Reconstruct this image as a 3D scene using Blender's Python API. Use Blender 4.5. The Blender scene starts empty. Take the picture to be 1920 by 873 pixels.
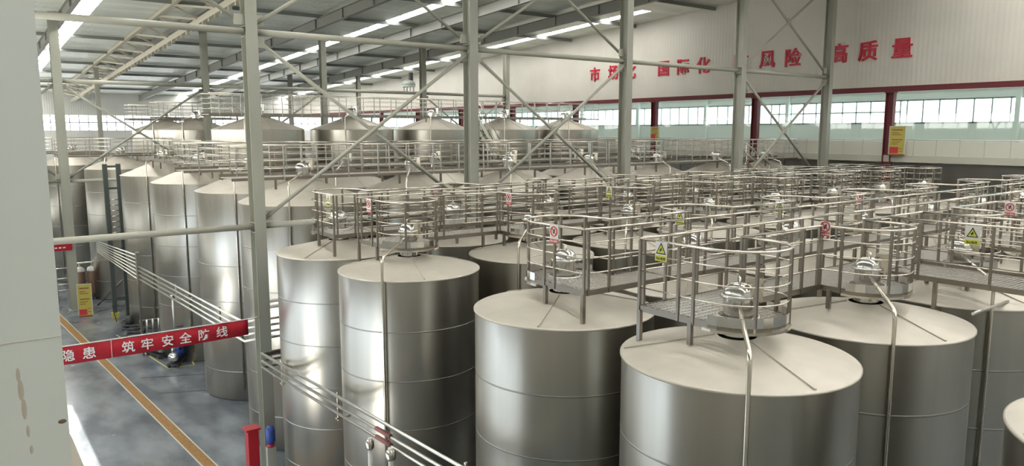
import bpy, math, random
from mathutils import Vector
random.seed(7)
S = bpy.context.scene
COL = S.collection
PI = math.pi

# ---------------------------------------------------------------- camera, world, sun, exposure
EYE = 11.3
cam_d = bpy.data.cameras.new('camera'); cam = bpy.data.objects.new('camera', cam_d); COL.objects.link(cam)
cam.location = (0, 0, EYE); cam.rotation_euler = (math.radians(90 - 7.77), 0, math.radians(-37.1))
cam_d.sensor_width = 36; cam_d.lens = 1400 / 1920 * 36; cam_d.clip_start = .05; cam_d.clip_end = 400
S.camera = cam
W = bpy.data.worlds.new('daylight'); S.world = W; W.use_nodes = True
W.node_tree.nodes['Background'].inputs[0].default_value = (.75, .87, 1, 1)
W.node_tree.nodes['Background'].inputs[1].default_value = 2.5
sun_d = bpy.data.lights.new('sun', 'SUN'); sun_d.energy = 16; sun_d.angle = .009; sun_d.color = (1, .95, .86)
sun = bpy.data.objects.new('sun', sun_d); COL.objects.link(sun); sun.rotation_euler = (math.radians(0), math.radians(-51), math.radians(4))
S.view_settings.view_transform = 'Standard'; S.view_settings.look = 'None'
S.view_settings.gamma = 1; S.view_settings.use_curve_mapping = False
S.view_settings.exposure = 0.38
SKY_E, WIN_E, WIN_L, WIN_U, WIN_F = 11.0, 2.4, 1.2, 10.5, 3.2        # brightness of the daylit skylight sheets and window panes, and of the added roof strips
S.cycles.max_bounces = 8; S.cycles.diffuse_bounces = 5; S.cycles.glossy_bounces = 5
S.cycles.sample_clamp_indirect = 6; S.cycles.use_denoising = True; S.cycles.caustics_reflective = False
S.cycles.caustics_refractive = False

# ---------------------------------------------------------------- materials
def mat(name, col, rough=.5, metal=0., emit=None, es=1., noise=None, bump=None, rnoise=None, spec=.5):
    m = bpy.data.materials.new(name); m.use_nodes = True
    nt = m.node_tree; b = nt.nodes['Principled BSDF']
    b.inputs['Base Color'].default_value = (*col, 1); b.inputs['Roughness'].default_value = rough
    b.inputs['Metallic'].default_value = metal; b.inputs['Specular IOR Level'].default_value = spec
    if emit:
        b.inputs['Emission Color'].default_value = (*emit, 1); b.inputs['Emission Strength'].default_value = es
    tc = nt.nodes.new('ShaderNodeTexCoord')
    def nz(scale, sc3, detail=4, coord='Object'):
        mp = nt.nodes.new('ShaderNodeMapping'); mp.inputs['Scale'].default_value = sc3
        n = nt.nodes.new('ShaderNodeTexNoise'); n.inputs['Scale'].default_value = scale; n.inputs['Detail'].default_value = detail
        nt.links.new(tc.outputs[coord], mp.inputs[0]); nt.links.new(mp.outputs[0], n.inputs['Vector']); return n
    if noise:      # (scale, (sx,sy,sz), colour2, lo, hi)
        n = nz(noise[0], noise[1]); r = nt.nodes.new('ShaderNodeMapRange')
        r.inputs[1].default_value = noise[3]; r.inputs[2].default_value = noise[4]
        mx = nt.nodes.new('ShaderNodeMix'); mx.data_type = 'RGBA'
        mx.inputs[6].default_value = (*col, 1); mx.inputs[7].default_value = (*noise[2], 1)
        nt.links.new(n.outputs[0], r.inputs[0]); nt.links.new(r.outputs[0], mx.inputs[0]); nt.links.new(mx.outputs[2], b.inputs['Base Color'])
    if rnoise:     # (scale, sc3, rlo, rhi)
        n = nz(rnoise[0], rnoise[1]); r = nt.nodes.new('ShaderNodeMapRange')
        r.inputs[1].default_value = .3; r.inputs[2].default_value = .7; r.inputs[3].default_value = rnoise[2]; r.inputs[4].default_value = rnoise[3]
        nt.links.new(n.outputs[0], r.inputs[0]); nt.links.new(r.outputs[0], b.inputs['Roughness'])
    if bump:       # (scale, sc3, strength, distance)
        n = nz(bump[0], bump[1], 2); bp = nt.nodes.new('ShaderNodeBump')
        bp.inputs['Strength'].default_value = bump[2]; bp.inputs['Distance'].default_value = bump[3]
        nt.links.new(n.outputs[0], bp.inputs['Height']); nt.links.new(bp.outputs[0], b.inputs['Normal'])
    return m

def ribbed(name, col, axis, period, depth, rough=.45, col2=None):
    """sheet-metal cladding: ribs along one axis from a wave, with a little colour wear"""
    m = mat(name, col, rough, noise=(.35, (1, 1, 1), col2 or tuple(c * .9 for c in col), .4, .7))
    nt = m.node_tree; b = nt.nodes['Principled BSDF']
    tc = nt.nodes.new('ShaderNodeTexCoord'); w = nt.nodes.new('ShaderNodeTexWave'); w.wave_type = 'BANDS'; w.bands_direction = axis
    w.inputs['Scale'].default_value = 2 * PI / period / 20; bp = nt.nodes.new('ShaderNodeBump')
    bp.inputs['Strength'].default_value = .6; bp.inputs['Distance'].default_value = depth
    nt.links.new(tc.outputs['Object'], w.inputs['Vector']); nt.links.new(w.outputs[0], bp.inputs['Height']); nt.links.new(bp.outputs[0], b.inputs['Normal'])
    return m

M = {}
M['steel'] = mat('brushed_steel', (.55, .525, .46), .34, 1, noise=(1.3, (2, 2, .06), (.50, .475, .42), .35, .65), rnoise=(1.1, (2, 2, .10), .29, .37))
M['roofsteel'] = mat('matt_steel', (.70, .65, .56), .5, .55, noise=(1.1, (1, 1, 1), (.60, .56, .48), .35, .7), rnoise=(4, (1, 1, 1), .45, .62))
M['polished'] = mat('polished_steel', (.70, .69, .66), .16, 1)
M['rail'] = mat('rail_steel', (.74, .69, .60), .24, 1)
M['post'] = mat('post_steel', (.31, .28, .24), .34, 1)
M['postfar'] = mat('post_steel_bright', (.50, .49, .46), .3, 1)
M['grate'] = mat('grating_steel', (.72, .69, .64), .42, .8)
M['seam'] = mat('weld_seam', (.36, .355, .33), .42, 1)
M['paint'] = mat('column_paint', (.41, .41, .34), .42, noise=(1.5, (1, 1, .2), (.35, .35, .29), .4, .7))
M['tie'] = mat('tie_paint', (.45, .44, .36), .42)
M['rafter'] = mat('rafter_paint', (.24, .24, .21), .45)
M['truss'] = mat('truss_paint', (.50, .46, .36), .5)
M['roof'] = mat('roof_foil', (.92, .95, .86), .36, .3, noise=(.6, (.3, 1.6, 1), (.74, .78, .70), .4, .65), bump=(2.6, (1.2, .6, 1), .8, .05))
M['purlin'] = mat('purlin_steel', (.24, .25, .23), .5)
M['sky'] = mat('skylight_sheet', (.8, .8, .8), .5, emit=(1, .985, .95), es=SKY_E)
M['pane'] = mat('window_pane', (.8, .85, .9), .2, emit=(.86, .95, 1), es=WIN_E)
M['panel'] = mat('window_pane_low', (.8, .85, .9), .2, emit=(.95, .98, .95), es=WIN_L)
M['panehigh'] = mat('window_pane_high', (.8, .85, .9), .2, emit=(1, .99, .93), es=WIN_U)
M['panefar'] = mat('window_pane_far', (.8, .85, .9), .2, emit=(.93, .95, 1), es=WIN_F)
M['mullion'] = mat('mullion_paint', (.52, .55, .56), .5)
M['wall'] = ribbed('white_cladding', (.80, .76, .67), 'Y', .25, .012)
M['wallx'] = ribbed('white_cladding_across', (.78, .77, .72), 'X', .25, .012)
M['inner'] = mat('gallery_cladding', (.90, .92, .88), .5)
M['gal'] = mat('gallery_panel', (.72, .71, .60), .45)
M['galc'] = mat('gallery_edge', (.58, .56, .46), .5)
M['red'] = mat('oxide_red_paint', (.16, .022, .028), .5)
M['letter'] = mat('letter_red', (.62, .02, .05), .4)
M['banner'] = mat('banner_cloth', (.50, .010, .025), .7, noise=(2, (1, 1, 1), (.42, .008, .02), .4, .6))
M['pink_reflection'] = mat('dull_red_reflection', (.34, .13, .12), .6)  # red tone of the reflections painted onto the aisle pipes
M['white'] = mat('white_print', (.85, .82, .78), .6)
M['hydrant'] = mat('fire_red', (.45, .015, .025), .35)
M['yellow'] = mat('sign_yellow', (.56, .47, .09), .5)
M['lime'] = mat('sign_yellow_green', (.72, .72, .08), .5)
M['black'] = mat('black_print', (.02, .02, .02), .5)
M['signwhite'] = mat('sign_white', (.82, .80, .76), .5)
M['signred'] = mat('sign_red', (.65, .05, .06), .5)
M['blue'] = mat('motor_blue', (.03, .07, .30), .4)
M['dark'] = mat('dark_iron', (.05, .05, .05), .5)
M['green'] = mat('rack_green', (.075, .09, .08), .5)
M['brown'] = mat('brown_vessel', (.26, .16, .11), .4)
M['wood'] = mat('base_wood', (.30, .12, .06), .6)
M['pipe'] = mat('pipe_steel', (.78, .76, .70), .28, 1)
M['floor'] = mat('epoxy_floor', (.255, .28, .30), .2, noise=(.9, (1, .45, 1), (.12, .135, .155), .36, .62), rnoise=(.8, (1, 1, 1), .10, .28))
M['drain'] = mat('drain_grating', (.40, .21, .06), .6, noise=(8, (1, 1, 1), (.30, .15, .04), .4, .6))
M['line'] = mat('floor_line', (.62, .60, .52), .5)
M['yline'] = mat('floor_yellow', (.66, .62, .18), .5)
M['joint'] = mat('floor_joint', (.03, .035, .04), .5)
M['pillar'] = mat('white_pillar_paint', (.74, .755, .70), .5, noise=(.9, (1.4, 1, .35), (.66, .69, .63), .4, .7))
M['rust'] = mat('rust_stain', (.36, .25, .13), .8, noise=(45, (1, 1, 1), (.66, .64, .56), .42, .54))
M['rustdark'] = mat('rust_dark', (.12, .07, .035), .85, noise=(40, (1, 1, 1), (.28, .2, .12), .4, .6))
M['cream'] = mat('cream_steel', (.48, .43, .34), .5)
gl = bpy.data.materials.new('gallery_glass'); gl.use_nodes = True
nt = gl.node_tree; nt.nodes.clear(); o_ = nt.nodes.new('ShaderNodeOutputMaterial'); mx_ = nt.nodes.new('ShaderNodeMixShader')
t_ = nt.nodes.new('ShaderNodeBsdfTransparent'); g_ = nt.nodes.new('ShaderNodeBsdfGlossy'); g_.inputs[1].default_value = .03; t_.inputs[0].default_value = (.93, .97, .95, 1)
mx_.inputs[0].default_value = .025; nt.links.new(t_.outputs[0], mx_.inputs[1]); nt.links.new(g_.outputs[0], mx_.inputs[2]); nt.links.new(mx_.outputs[0], o_.inputs[0])
M['glass'] = gl

# ---------------------------------------------------------------- mesh helpers
class MB:
    def __init__(s): s.v = []; s.f = []; s.sm = []
    def add(s, vs, fs, smooth=False):
        o = len(s.v); s.v += [tuple(p) for p in vs]; s.f += [tuple(i + o for i in f) for f in fs]; s.sm += [smooth] * len(fs); return s
    def box(s, x0, y0, z0, x1, y1, z1):
        return s.add([(x0,y0,z0),(x1,y0,z0),(x1,y1,z0),(x0,y1,z0),(x0,y0,z1),(x1,y0,z1),(x1,y1,z1),(x0,y1,z1)],
                     [(3,2,1,0),(4,5,6,7),(0,1,5,4),(1,2,6,5),(2,3,7,6),(3,0,4,7)])
    def bar(s, a, b, w, h, up=(0, 0, 1)):
        a = Vector(a); b = Vector(b); d = (b - a).normalized(); u = Vector(up)
        if abs(d.dot(u)) > .95: u = Vector((0, 1, 0))
        x = d.cross(u).normalized(); u = x.cross(d).normalized(); x *= w / 2; u *= h / 2
        vs = [p + sx * x + sz * u for p in (a, b) for sx, sz in ((-1,-1),(1,-1),(1,1),(-1,1))]
        return s.add(vs, [(3,2,1,0),(4,5,6,7),(0,1,5,4),(1,2,6,5),(2,3,7,6),(3,0,4,7)])
    def tube(s, pts, r, n=8, closed=False, cap=True):
        P = [Vector(p) for p in pts]; N = len(P); vs = []; ref = None
        for i in range(N):
            a = P[i - 1] if (i > 0 or closed) else P[i]; b = P[(i + 1) % N] if (i < N - 1 or closed) else P[i]
            d1 = (P[i] - a); d2 = (b - P[i]); t = (d1.normalized() if d1.length else Vector()) + (d2.normalized() if d2.length else Vector())
            t = t.normalized()
            if ref is None:
                ref = Vector((0, 0, 1)) if abs(t.z) < .9 else Vector((0, 1, 0))
            x = t.cross(ref)
            if x.length < .05: x = t.cross(Vector((1, 0, 0)))
            x.normalize(); y = x.cross(t).normalized(); ref = y.copy()
            k = 1.
            if d1.length and d2.length:
                c = max(-1, min(1, d1.normalized().dot(d2.normalized()))); k = min(1.6, 1 / max(.3, math.sqrt((1 + c) / 2)))
            for j in range(n):
                th = 2 * PI * j / n; vs.append(P[i] + r * k ** .5 * (math.cos(th) * x + math.sin(th) * y))
        fs = []
        for i in range(N if closed else N - 1):
            for j in range(n):
                i2 = (i + 1) % N; fs.append((i*n+j, i*n+(j+1)%n, i2*n+(j+1)%n, i2*n+j))
        s.add(vs, fs, True)
        if cap and not closed:
            o = len(s.v) - len(vs); s.f += [tuple(o + j for j in range(n))[::-1], tuple(o + (N-1)*n + j for j in range(n))]; s.sm += [False, False]
        return s
    def lathe(s, prof, n=48, smooth=True, c=(0, 0)):
        """each profile entry is a list of (r,z) pairs shaded smoothly together"""
        if not isinstance(prof[0], list): prof = [prof]
        for pr in prof:
            vs = []; fs = []
            for r, z in pr:
                for j in range(n): vs.append((c[0] + r*math.cos(2*PI*j/n), c[1] + r*math.sin(2*PI*j/n), z))
            for i in range(len(pr) - 1):
                for j in range(n): fs.append((i*n+j, i*n+(j+1)%n, (i+1)*n+(j+1)%n, (i+1)*n+j))
            s.add(vs, fs, smooth)
        return s
    def ribbon(s, pts, z0, z1, th):
        P = [Vector((p[0], p[1], 0)) for p in pts]; N = len(P); vs = []
        for i in range(N):
            d = ((P[i] - P[i-1]).normalized() if i else Vector()) + ((P[i+1] - P[i]).normalized() if i < N-1 else Vector()); d.normalize()
            n = Vector((-d.y, d.x, 0)) * th / 2
            for q, z in ((P[i]-n, z0), (P[i]+n, z0), (P[i]+n, z1), (P[i]-n, z1)): vs.append((q.x, q.y, z))
        fs = [(i*4+j, i*4+(j+1)%4, (i+1)*4+(j+1)%4, (i+1)*4+j) for i in range(N-1) for j in range(4)]
        fs += [(3,2,1,0), tuple((N-1)*4 + j for j in range(4))]
        return s.add(vs, fs)
    def mesh(s, name, m):
        me = bpy.data.meshes.new(name); me.from_pydata(s.v, [], s.f)
        me.polygons.foreach_set('use_smooth', s.sm); me.materials.append(M[m] if isinstance(m, str) else m); me.update(); return me

def link(name, me, parent=None, loc=(0, 0, 0), rz=0, rot=None):
    o = bpy.data.objects.new(name, me); COL.objects.link(o); o.location = loc
    o.rotation_euler = rot or (0, 0, rz)
    if parent: o.parent = parent
    return o
def tag(o, label, cat, group=None, kind=None):
    if label: o['label'] = label
    if cat: o['category'] = cat
    if group: o['group'] = group
    if kind: o['kind'] = kind
    return o
def root(name, loc, label, cat, group=None, rz=0, kind=None):
    return tag(link(name, None, None, loc, rz), label, cat, group, kind)
def struct(name, mb, m, label=None):
    o = link(name, mb.mesh(name, m)); o['kind'] = 'structure'
    if label: o['label'] = label
    return o
def box(*a): return MB().box(*a)
def copy_tree(src, loc, label, rz=None):
    """a copy of a thing with copies of its parts and their sub-parts; meshes are shared"""
    r = src.copy(); COL.objects.link(r); r.location = loc; r['label'] = label
    if rz is not None: r.rotation_euler = (0, 0, rz)
    for ch in list(src.children):
        c = ch.copy(); COL.objects.link(c); c.parent = r
        for g in list(ch.children):
            d = g.copy(); COL.objects.link(d); d.parent = c
    return r
ORD = ['first', 'second', 'third', 'fourth', 'fifth', 'sixth', 'seventh', 'eighth', 'ninth', 'tenth']
_tx = {}
def text_mesh(ch, size, m, ext=.01, bold=.012):
    """one line of writing as a mesh in the xz plane, centred on its own box, facing -y"""
    cu = bpy.data.curves.new('lettering', 'FONT'); cu.body = ch; cu.size = 1; cu.offset = bold; cu.extrude = ext / size; cu.resolution_u = 3
    o = bpy.data.objects.new('lettering', cu); COL.objects.link(o)
    dg = bpy.context.evaluated_depsgraph_get(); me = bpy.data.meshes.new_from_object(o.evaluated_get(dg))
    bpy.data.objects.remove(o); bpy.data.curves.remove(cu)
    xs = [v.co.x for v in me.vertices]; ys = [v.co.y for v in me.vertices]
    cx, cy = (min(xs) + max(xs)) / 2, (min(ys) + max(ys)) / 2
    for v in me.vertices:
        x, y, z = v.co; v.co = ((x - cx) * size, -z * size, (y - cy) * size)
    me.materials.clear(); me.materials.append(M[m]); return me

# ---------------------------------------------------------------- the hall
XL, XR, XO, Y0, Y1 = -1.6, 41.8, 47.0, -22.0, 105.0
def roof_z(y): return 21.15 - .05 * y
struct('floor', box(XL - 6, Y0, -.2, XO, Y1, 0), 'floor')
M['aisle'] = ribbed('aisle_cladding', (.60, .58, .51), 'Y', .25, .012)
SKYL = [(6.9, 7.9), (24.9, 25.8), (38.2, 39.1)]
SKY_START = {38.2: 36.0}
GLOW_NEAR = [(31.0, 31.9), (38.2, 39.1), (16.0, 16.9)]      # unseen glowing strips added over the near end to brighten walls and tanks
rf = MB(); xs = [XL - .3]
for a, b in SKYL: xs += [a, b]
xs += [XO]
for i in range(0, len(xs), 2):
    a, b = xs[i], xs[i + 1]
    rf.add([(a,Y0,roof_z(Y0)),(b,Y0,roof_z(Y0)),(b,Y1,roof_z(Y1)),(a,Y1,roof_z(Y1)),(a,Y0,roof_z(Y0)+.12),(b,Y0,roof_z(Y0)+.12),(b,Y1,roof_z(Y1)+.12),(a,Y1,roof_z(Y1)+.12)],
           [(0,1,2,3),(7,6,5,4),(4,5,1,0),(5,6,2,1),(6,7,3,2),(7,4,0,3)])
struct('ceiling', rf, 'roof')
def roof_strip(a, b, y0, y1, up0, up1):
    return MB().add([(x_, y_, roof_z(y_) + u_) for u_ in (up0, up1) for x_, y_ in ((a,y0),(b,y0),(b,y1),(a,y1))],
                    [(0,3,2,1),(4,5,6,7),(0,1,5,4),(1,2,6,5),(2,3,7,6),(3,0,4,7)])
for n, (a, b) in enumerate(GLOW_NEAR):
    struct('window_%d' % (40 + n), roof_strip(a, b, -18, 17, -.03, -.01), 'sky', 'unseen glowing strip added under the roof to brighten the near end')  # added light panels hung below the closed roof sheet, out of view

for n, (a, b) in enumerate(SKYL):
    q = MB(); yy = SKY_START.get(a, Y0)
    while yy < Y1 - .1:
        y2 = min(Y1, yy + 3.2)
        q.add([(a,yy,roof_z(yy)+.05),(b,yy,roof_z(yy)+.05),(b,y2-.05,roof_z(y2-.05)+.05),(a,y2-.05,roof_z(y2-.05)+.05),
               (a,yy,roof_z(yy)+.08),(b,yy,roof_z(yy)+.08),(b,y2-.05,roof_z(y2-.05)+.08),(a,y2-.05,roof_z(y2-.05)+.08)],
              [(3,2,1,0),(4,5,6,7),(0,1,5,4),(1,2,6,5),(2,3,7,6),(3,0,4,7)]); yy = y2
    w_ = struct('window_%d' % (n + 1), q, 'sky', 'long translucent skylight strip let into the roof')
    if a in SKY_START:
        y2 = SKY_START[a]; struct('ceiling_strip', MB().add([(a,Y0,roof_z(Y0)),(b,Y0,roof_z(Y0)),(b,y2,roof_z(y2)),(a,y2,roof_z(y2)),(a,Y0,roof_z(Y0)+.12),(b,Y0,roof_z(Y0)+.12),(b,y2,roof_z(y2)+.12),(a,y2,roof_z(y2)+.12)],
           [(0,1,2,3),(7,6,5,4),(4,5,1,0),(5,6,2,1),(6,7,3,2),(7,4,0,3)]), 'roof')
    fr = MB(); y = SKY_START.get(a, Y0) + 1.6
    while y < Y1: fr.box(a, y - .05, roof_z(y) - .02, b, y + .05, roof_z(y) + .045); y += 1.6
    link('glazing_bar', fr.mesh('glazing_bar', 'mullion'), w_)

def sloped(x0, x1, zb, y0=Y0, y1=Y1):
    a, b = roof_z(y0), roof_z(y1)
    return MB().add([(x0,y0,zb),(x1,y0,zb),(x1,y1,zb),(x0,y1,zb),(x0,y0,a),(x1,y0,a),(x1,y1,b),(x0,y1,b)],
                    [(3,2,1,0),(4,5,6,7),(0,1,5,4),(1,2,6,5),(2,3,7,6),(3,0,4,7)])
struct('wall_right_upper', sloped(41.8, 42.0, 13.72), 'wall')
struct('wall_right_lower', box(46.9, Y0, 0, 47.1, Y1, 9.6), 'wall')
struct('wall_back', sloped(XL - .2, XO, 0, Y0 - .2, Y0), 'wallx')
# outer gallery wall with its window band
WZ0, WZ1 = 11.78, 13.14
struct('wall_right_gallery', box(46.9, Y0, 9.6, 47.1, Y1, WZ0), 'inner')
struct('wall_right_lintel', box(46.9, Y0, WZ1, 47.1, Y1, 14.2), 'inner')
struct('trim_1', box(42.0, Y0, 13.66, 47.0, Y1, 13.74), 'inner', 'pale ceiling of the side gallery')
def window_band(name, y0, y1, vertical, cross=False):
    """a run of window panes in the plane x = 47 (vertical: along y) or y = Y1 (along x)"""
    g = MB(); g.box(46.98, y0, WZ0, 47.03, y1, WZ1)
    o = struct(name, g, 'pane', 'bright daylit window band of the side gallery')
    f = MB(); y = y0
    while y < y1 + .01: f.box(46.90, y - .035, WZ0, 46.97, y + .035, WZ1); y += .93
    f.box(46.90, y0, WZ0 - .04, 46.97, y1, WZ0 + .05); f.box(46.90, y0, WZ1 - .05, 46.97, y1, WZ1 + .03)
    if cross: f.box(46.90, y0, 12.42, 46.97, y1, 12.50)
    link('frame', f.mesh('frame', 'mullion'), o); return o
ns = 5
for y0, y1, cr in [(-15, 22.6, False), (22.6, 31.6, True), (31.6, 104, False)]:
    window_band('window_%d' % ns, y0, y1, True, cr); ns += 1
# far gable wall with windows
FZ0, FZ1 = 11.4, 13.2
struct('wall_far', box(XL, Y1, 0, XO, Y1 + .2, FZ0), 'wallx')
struct('wall_far_upper', box(XL, Y1, FZ1, XO, Y1 + .2, 16.2), 'wallx')
o = struct('window_%d' % ns, box(XL, Y1 + .08, FZ0, XO, Y1 + .12, FZ1), 'panefar', 'bright window band high in the far gable wall'); ns += 1
f = MB(); x = XL
while x < XO: f.box(x - .05, Y1, FZ0, x + .05, Y1 + .07, FZ1); x += 1.0
f.box(XL, Y1, 12.28, XO, Y1 + .07, 12.40); link('frame', f.mesh('frame', 'mullion'), o)
# aisle-side wall: window band high up, glazed strip low down, and the open loading doorway the sun falls through
LZ = [(0, .5), (4.2, 11.6), (13.1, 21.9)]
DY0, DY1 = 12.0, 34.6
struct('wall_left_base', MB().box(XL - .2, Y0, 0, XL, DY0, 4.2).box(XL - .2, DY1, 0, XL, Y1, 2.0), 'aisle')
struct('wall_left_middle', box(XL - .2, Y0, 4.2, XL, Y1, 11.6), 'aisle')
struct('wall_left_upper', sloped(XL - .2, XL, 13.1), 'aisle')
for y0, y1, z0, z1, mm in [(14.0, Y1, 11.6, 13.1, 'panehigh'), (Y0, 14.0, 11.6, 13.1, 'panel'), (DY1, Y1, 2.0, 4.2, 'panel')]:
    o = struct('window_%d' % ns, box(XL - .12, y0, z0, XL - .08, y1, z1), mm, 'glazed band in the aisle-side wall'); ns += 1
    f = MB(); y = y0
    while y < y1: f.box(XL - .07, y - .05, z0, XL, y + .05, z1); y += 1.5
    link('frame', f.mesh('frame', 'mullion'), o)

# gallery floor, edge, red steel
GZ = 9.66
struct('trim_2', MB().box(41.75, Y0, 9.6, 46.9, Y1, 9.72), 'signwhite', 'floor slab of the side gallery')
struct('trim_3', MB().box(41.66, Y0, 9.62, 41.75, Y1, 9.98), 'galc', 'cream edge panel of the gallery floor')
tag(link('gallery_beam', box(41.66, Y0, 13.42, 41.79, Y1, 13.72).mesh('gallery_beam', 'red')),
    'long dark red steel beam under the white slogan wall', 'beam', kind='thing')
RY = [20.65 + 8.6 * n for n in range(-2, 9)]
for i, y in enumerate(RY):
    c = root('red_column', (41.72, y, 0), '%s dark red column of the gallery front counted from the gate end' % ORD[i] if i < 10 else 'dark red gallery column at the far gable', 'column', 'dark red gallery columns', kind='thing')
    h = MB().box(-.16, -.22, 0, .16, -.19, 13.42).box(-.16, .19, 0, .16, .22, 13.42).box(-.012, -.19, 0, .012, .19, 13.42)
    link('shaft', h.mesh('shaft', 'red'), c)
    link('cap_plate', box(-.2, -.26, 13.36, .2, .26, 13.42).mesh('cap_plate', 'red'), c)
OY = [16.2 + 7.0 * n for n in range(-2, 13)]
for i, y in enumerate(OY):
    t = link('wall_post', box(46.62, y - .12, 9.72, 46.88, y + .12, 13.66).mesh('wall_post', 'inner'))
    tag(t, 'pale grey post on the outer window wall, number %s along the gallery' % (ORD[i] if i < 10 else ['eleventh','twelfth','thirteenth','fourteenth','fifteenth'][i-10]), 'post', 'pale posts between the gallery windows')
# gallery railing, one panel run between each pair of red columns, and glazing above it
for i in range(len(RY) - 1):
    y0, y1 = RY[i] + .25, RY[i + 1] - .25
    where = 'between the %s and %s red columns' % (ORD[i], ORD[i + 1] if i + 1 < 10 else 'last')
    r = root('gallery_railing', (41.70, y0, 9.72), 'cream panelled gallery railing ' + where, 'railing', 'gallery railings')
    L = y1 - y0
    link('infill_panel', box(-.012, 0, .28, .012, L, 1.02).mesh('infill_panel', 'gal'), r)
    link('handrail', MB().tube([(0, 0, 1.10), (0, L, 1.10)], .03).mesh('handrail', 'signwhite'), r)
    n = 7
    pm = box(-.03, -.02, .0, -.013, .02, 1.10).mesh('post', 'galc')
    for k in range(n + 1): link('post', pm, r, (0, L * k / n, 0))
    g = tag(link('gallery_glass', box(41.80, y0, 10.86, 41.81, y1, 13.40).mesh('gallery_glass', 'glass')), 'clear glazing above the gallery railing ' + where, 'glass', 'gallery glazing')

# slogan on the upper wall
sl = root('wall_slogan', (41.78, 32, 15.75), 'red Chinese slogan mounted in single characters across the white upper wall', 'lettering')
for ch, y, z in [('市', 44.3, 15.75), ('场', 42.25, 15.78), ('化', 40.45, 15.75), ('国', 37.15, 15.75), ('际', 35.35, 15.75), ('化', 33.6, 15.75),
                 ('防', 30.54, 15.75), ('风', 28.6, 15.75), ('险', 26.8, 15.75), ('高', 23.85, 15.75), ('质', 22.15, 15.75), ('量', 20.25, 15.75)]:
    link('character', text_mesh(ch, 1.15, 'letter', .05, .019), sl, (0, y - 32, z - 15.75), rot=(0, 0, -PI / 2))

# roof steel: purlins across, rafters along the slope
for i in range(16):
    y = 4 + 7.2 * i - 7.2 * 2
    z = roof_z(y)
    tag(link('roof_purlin', MB().bar((XL, y, z - .14), (XR, y, z - .14), .12, .22).mesh('roof_purlin', 'purlin')),
        'thin dark purlin under the roof sheets, %s from the gable behind' % (ORD[i] if i < 10 else ['eleventh','twelfth','thirteenth','fourteenth','fifteenth','sixteenth'][i-10]), 'purlin', 'roof purlins', 'thing')
def sbar(mb, x, y0, y1, dz, w, h):
    mb.bar((x, y0, roof_z(y0) + dz), (x, y1, roof_z(y1) + dz), w, h)
for i, x in enumerate([0.6, 6.2, 20.2, 27.3, 33.7]):
    r = root('roof_rafter', (x, 0, 0), 'deep tapered steel rafter, %s from the aisle wall' % ORD[i], 'rafter', 'steel roof rafters', kind='thing')
    web = MB(); sbar(web, 0, Y0 + .05, Y1 - .05, -.5, .02, .62); link('web', web.mesh('web', 'rafter'), r)
    fl = MB(); sbar(fl, 0, Y0 + .05, Y1 - .05, -.82, .26, .03); sbar(fl, 0, Y0 + .05, Y1 - .05, -.2, .26, .03); link('flange', fl.mesh('flange', 'rafter'), r)
    stf = MB().box(-.12, -.012, -.80, .12, .012, -.21).mesh('stiffener', 'rafter')
    for k in range(20):
        yy = 6 + 4.2 * k; link('stiffener', stf, r, (0, yy, roof_z(yy)))
# lattice girder parallel to the roof
r = root('lattice_girder', (12.75, 0, 0), 'tan lattice roof girder with cleats along its lower chord', 'girder', kind='thing')
for dx, dz, nm, hh, mm in ((-1.5, -.16, 'top_chord', .22, 'truss'), (0, -1.0, 'bottom_chord', .36, 'truss'), (.3, -.3, 'inner_chord', .34, 'rafter')):
    c = MB(); sbar(c, dx, 6, Y1 - .1, dz, .24, hh); link(nm, c.mesh(nm, mm), r)
for k in range(26):
    y = 7 + 3.7 * k
    wv = MB().bar((0, y, roof_z(y) - .9), (-1.45, y, roof_z(y) - .2), .1, .1); link('web_post', wv.mesh('web_post', 'truss'), r)
    wv = MB().bar((0, y, roof_z(y) - .9), (-1.4, y + 3.4, roof_z(y + 3.4) - .25), .12, .12); link('web_diagonal', wv.mesh('web_diagonal', 'truss'), r)
cl = box(-.10, -.09, -1.36, .10, .09, -1.17).mesh('cleat', 'truss')
for k in range(70):
    y = 8 + 1.25 * k; link('cleat', cl, r, (0, y, roof_z(y)))

# ---------------------------------------------------------------- steel columns, ties and cross bracing
def hcol(name, x, y, w, d, label, group, top=None, m='paint'):
    c = root(name, (x, y, 0), label, 'column', group, kind='thing')
    zt = top or roof_z(y) - .02
    h = MB().box(-w/2, -d/2, 0, w/2, -d/2 + .02, zt).box(-w/2, d/2 - .02, 0, w/2, d/2, zt).box(-.01, -d/2 + .02, 0, .01, d/2 - .02, zt)
    link('shaft', h.mesh('shaft', m), c)
    bp = MB().box(-w/2 - .12, -d/2 - .12, 0, w/2 + .12, d/2 + .12, .03); link('base_plate', bp.mesh('base_plate', m), c)
    st = MB()
    for z in (8.3, 14.3): st.box(-w/2, -d/2 + .02, z - .16, -.012, d/2 - .02, z - .14).box(.012, -d/2 + .02, z - .16, w/2, d/2 - .02, z - .14).box(-w/2, -d/2 + .02, z + .14, -.012, d/2 - .02, z + .16).box(.012, -d/2 + .02, z + .14, w/2, d/2 - .02, z + .16)
    link('stiffener', st.mesh('stiffener', m), c)
    return c
C1Y = 23.5
C1 = [-.6, 7.72, 15.85, 24.0, 32.1, 40.1]
for i, x in enumerate(C1):
    hcol('steel_column', x, C1Y, .36, .46, 'grey-green steel column, %s of the braced row beyond the round-cage tanks' % ORD[i], 'braced column row among the tanks')
C2Y = 54.0
C2 = [5.87, 14.6, 23.1, 31.7, 40.2]
for i, x in enumerate(C2):
    hcol('steel_column', x, C2Y, .5 if i == 0 else .4, .56 if i == 0 else .46, 'grey-green steel column, %s of the row behind the tall tanks' % ORD[i], 'column row behind the tall tanks')
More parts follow.
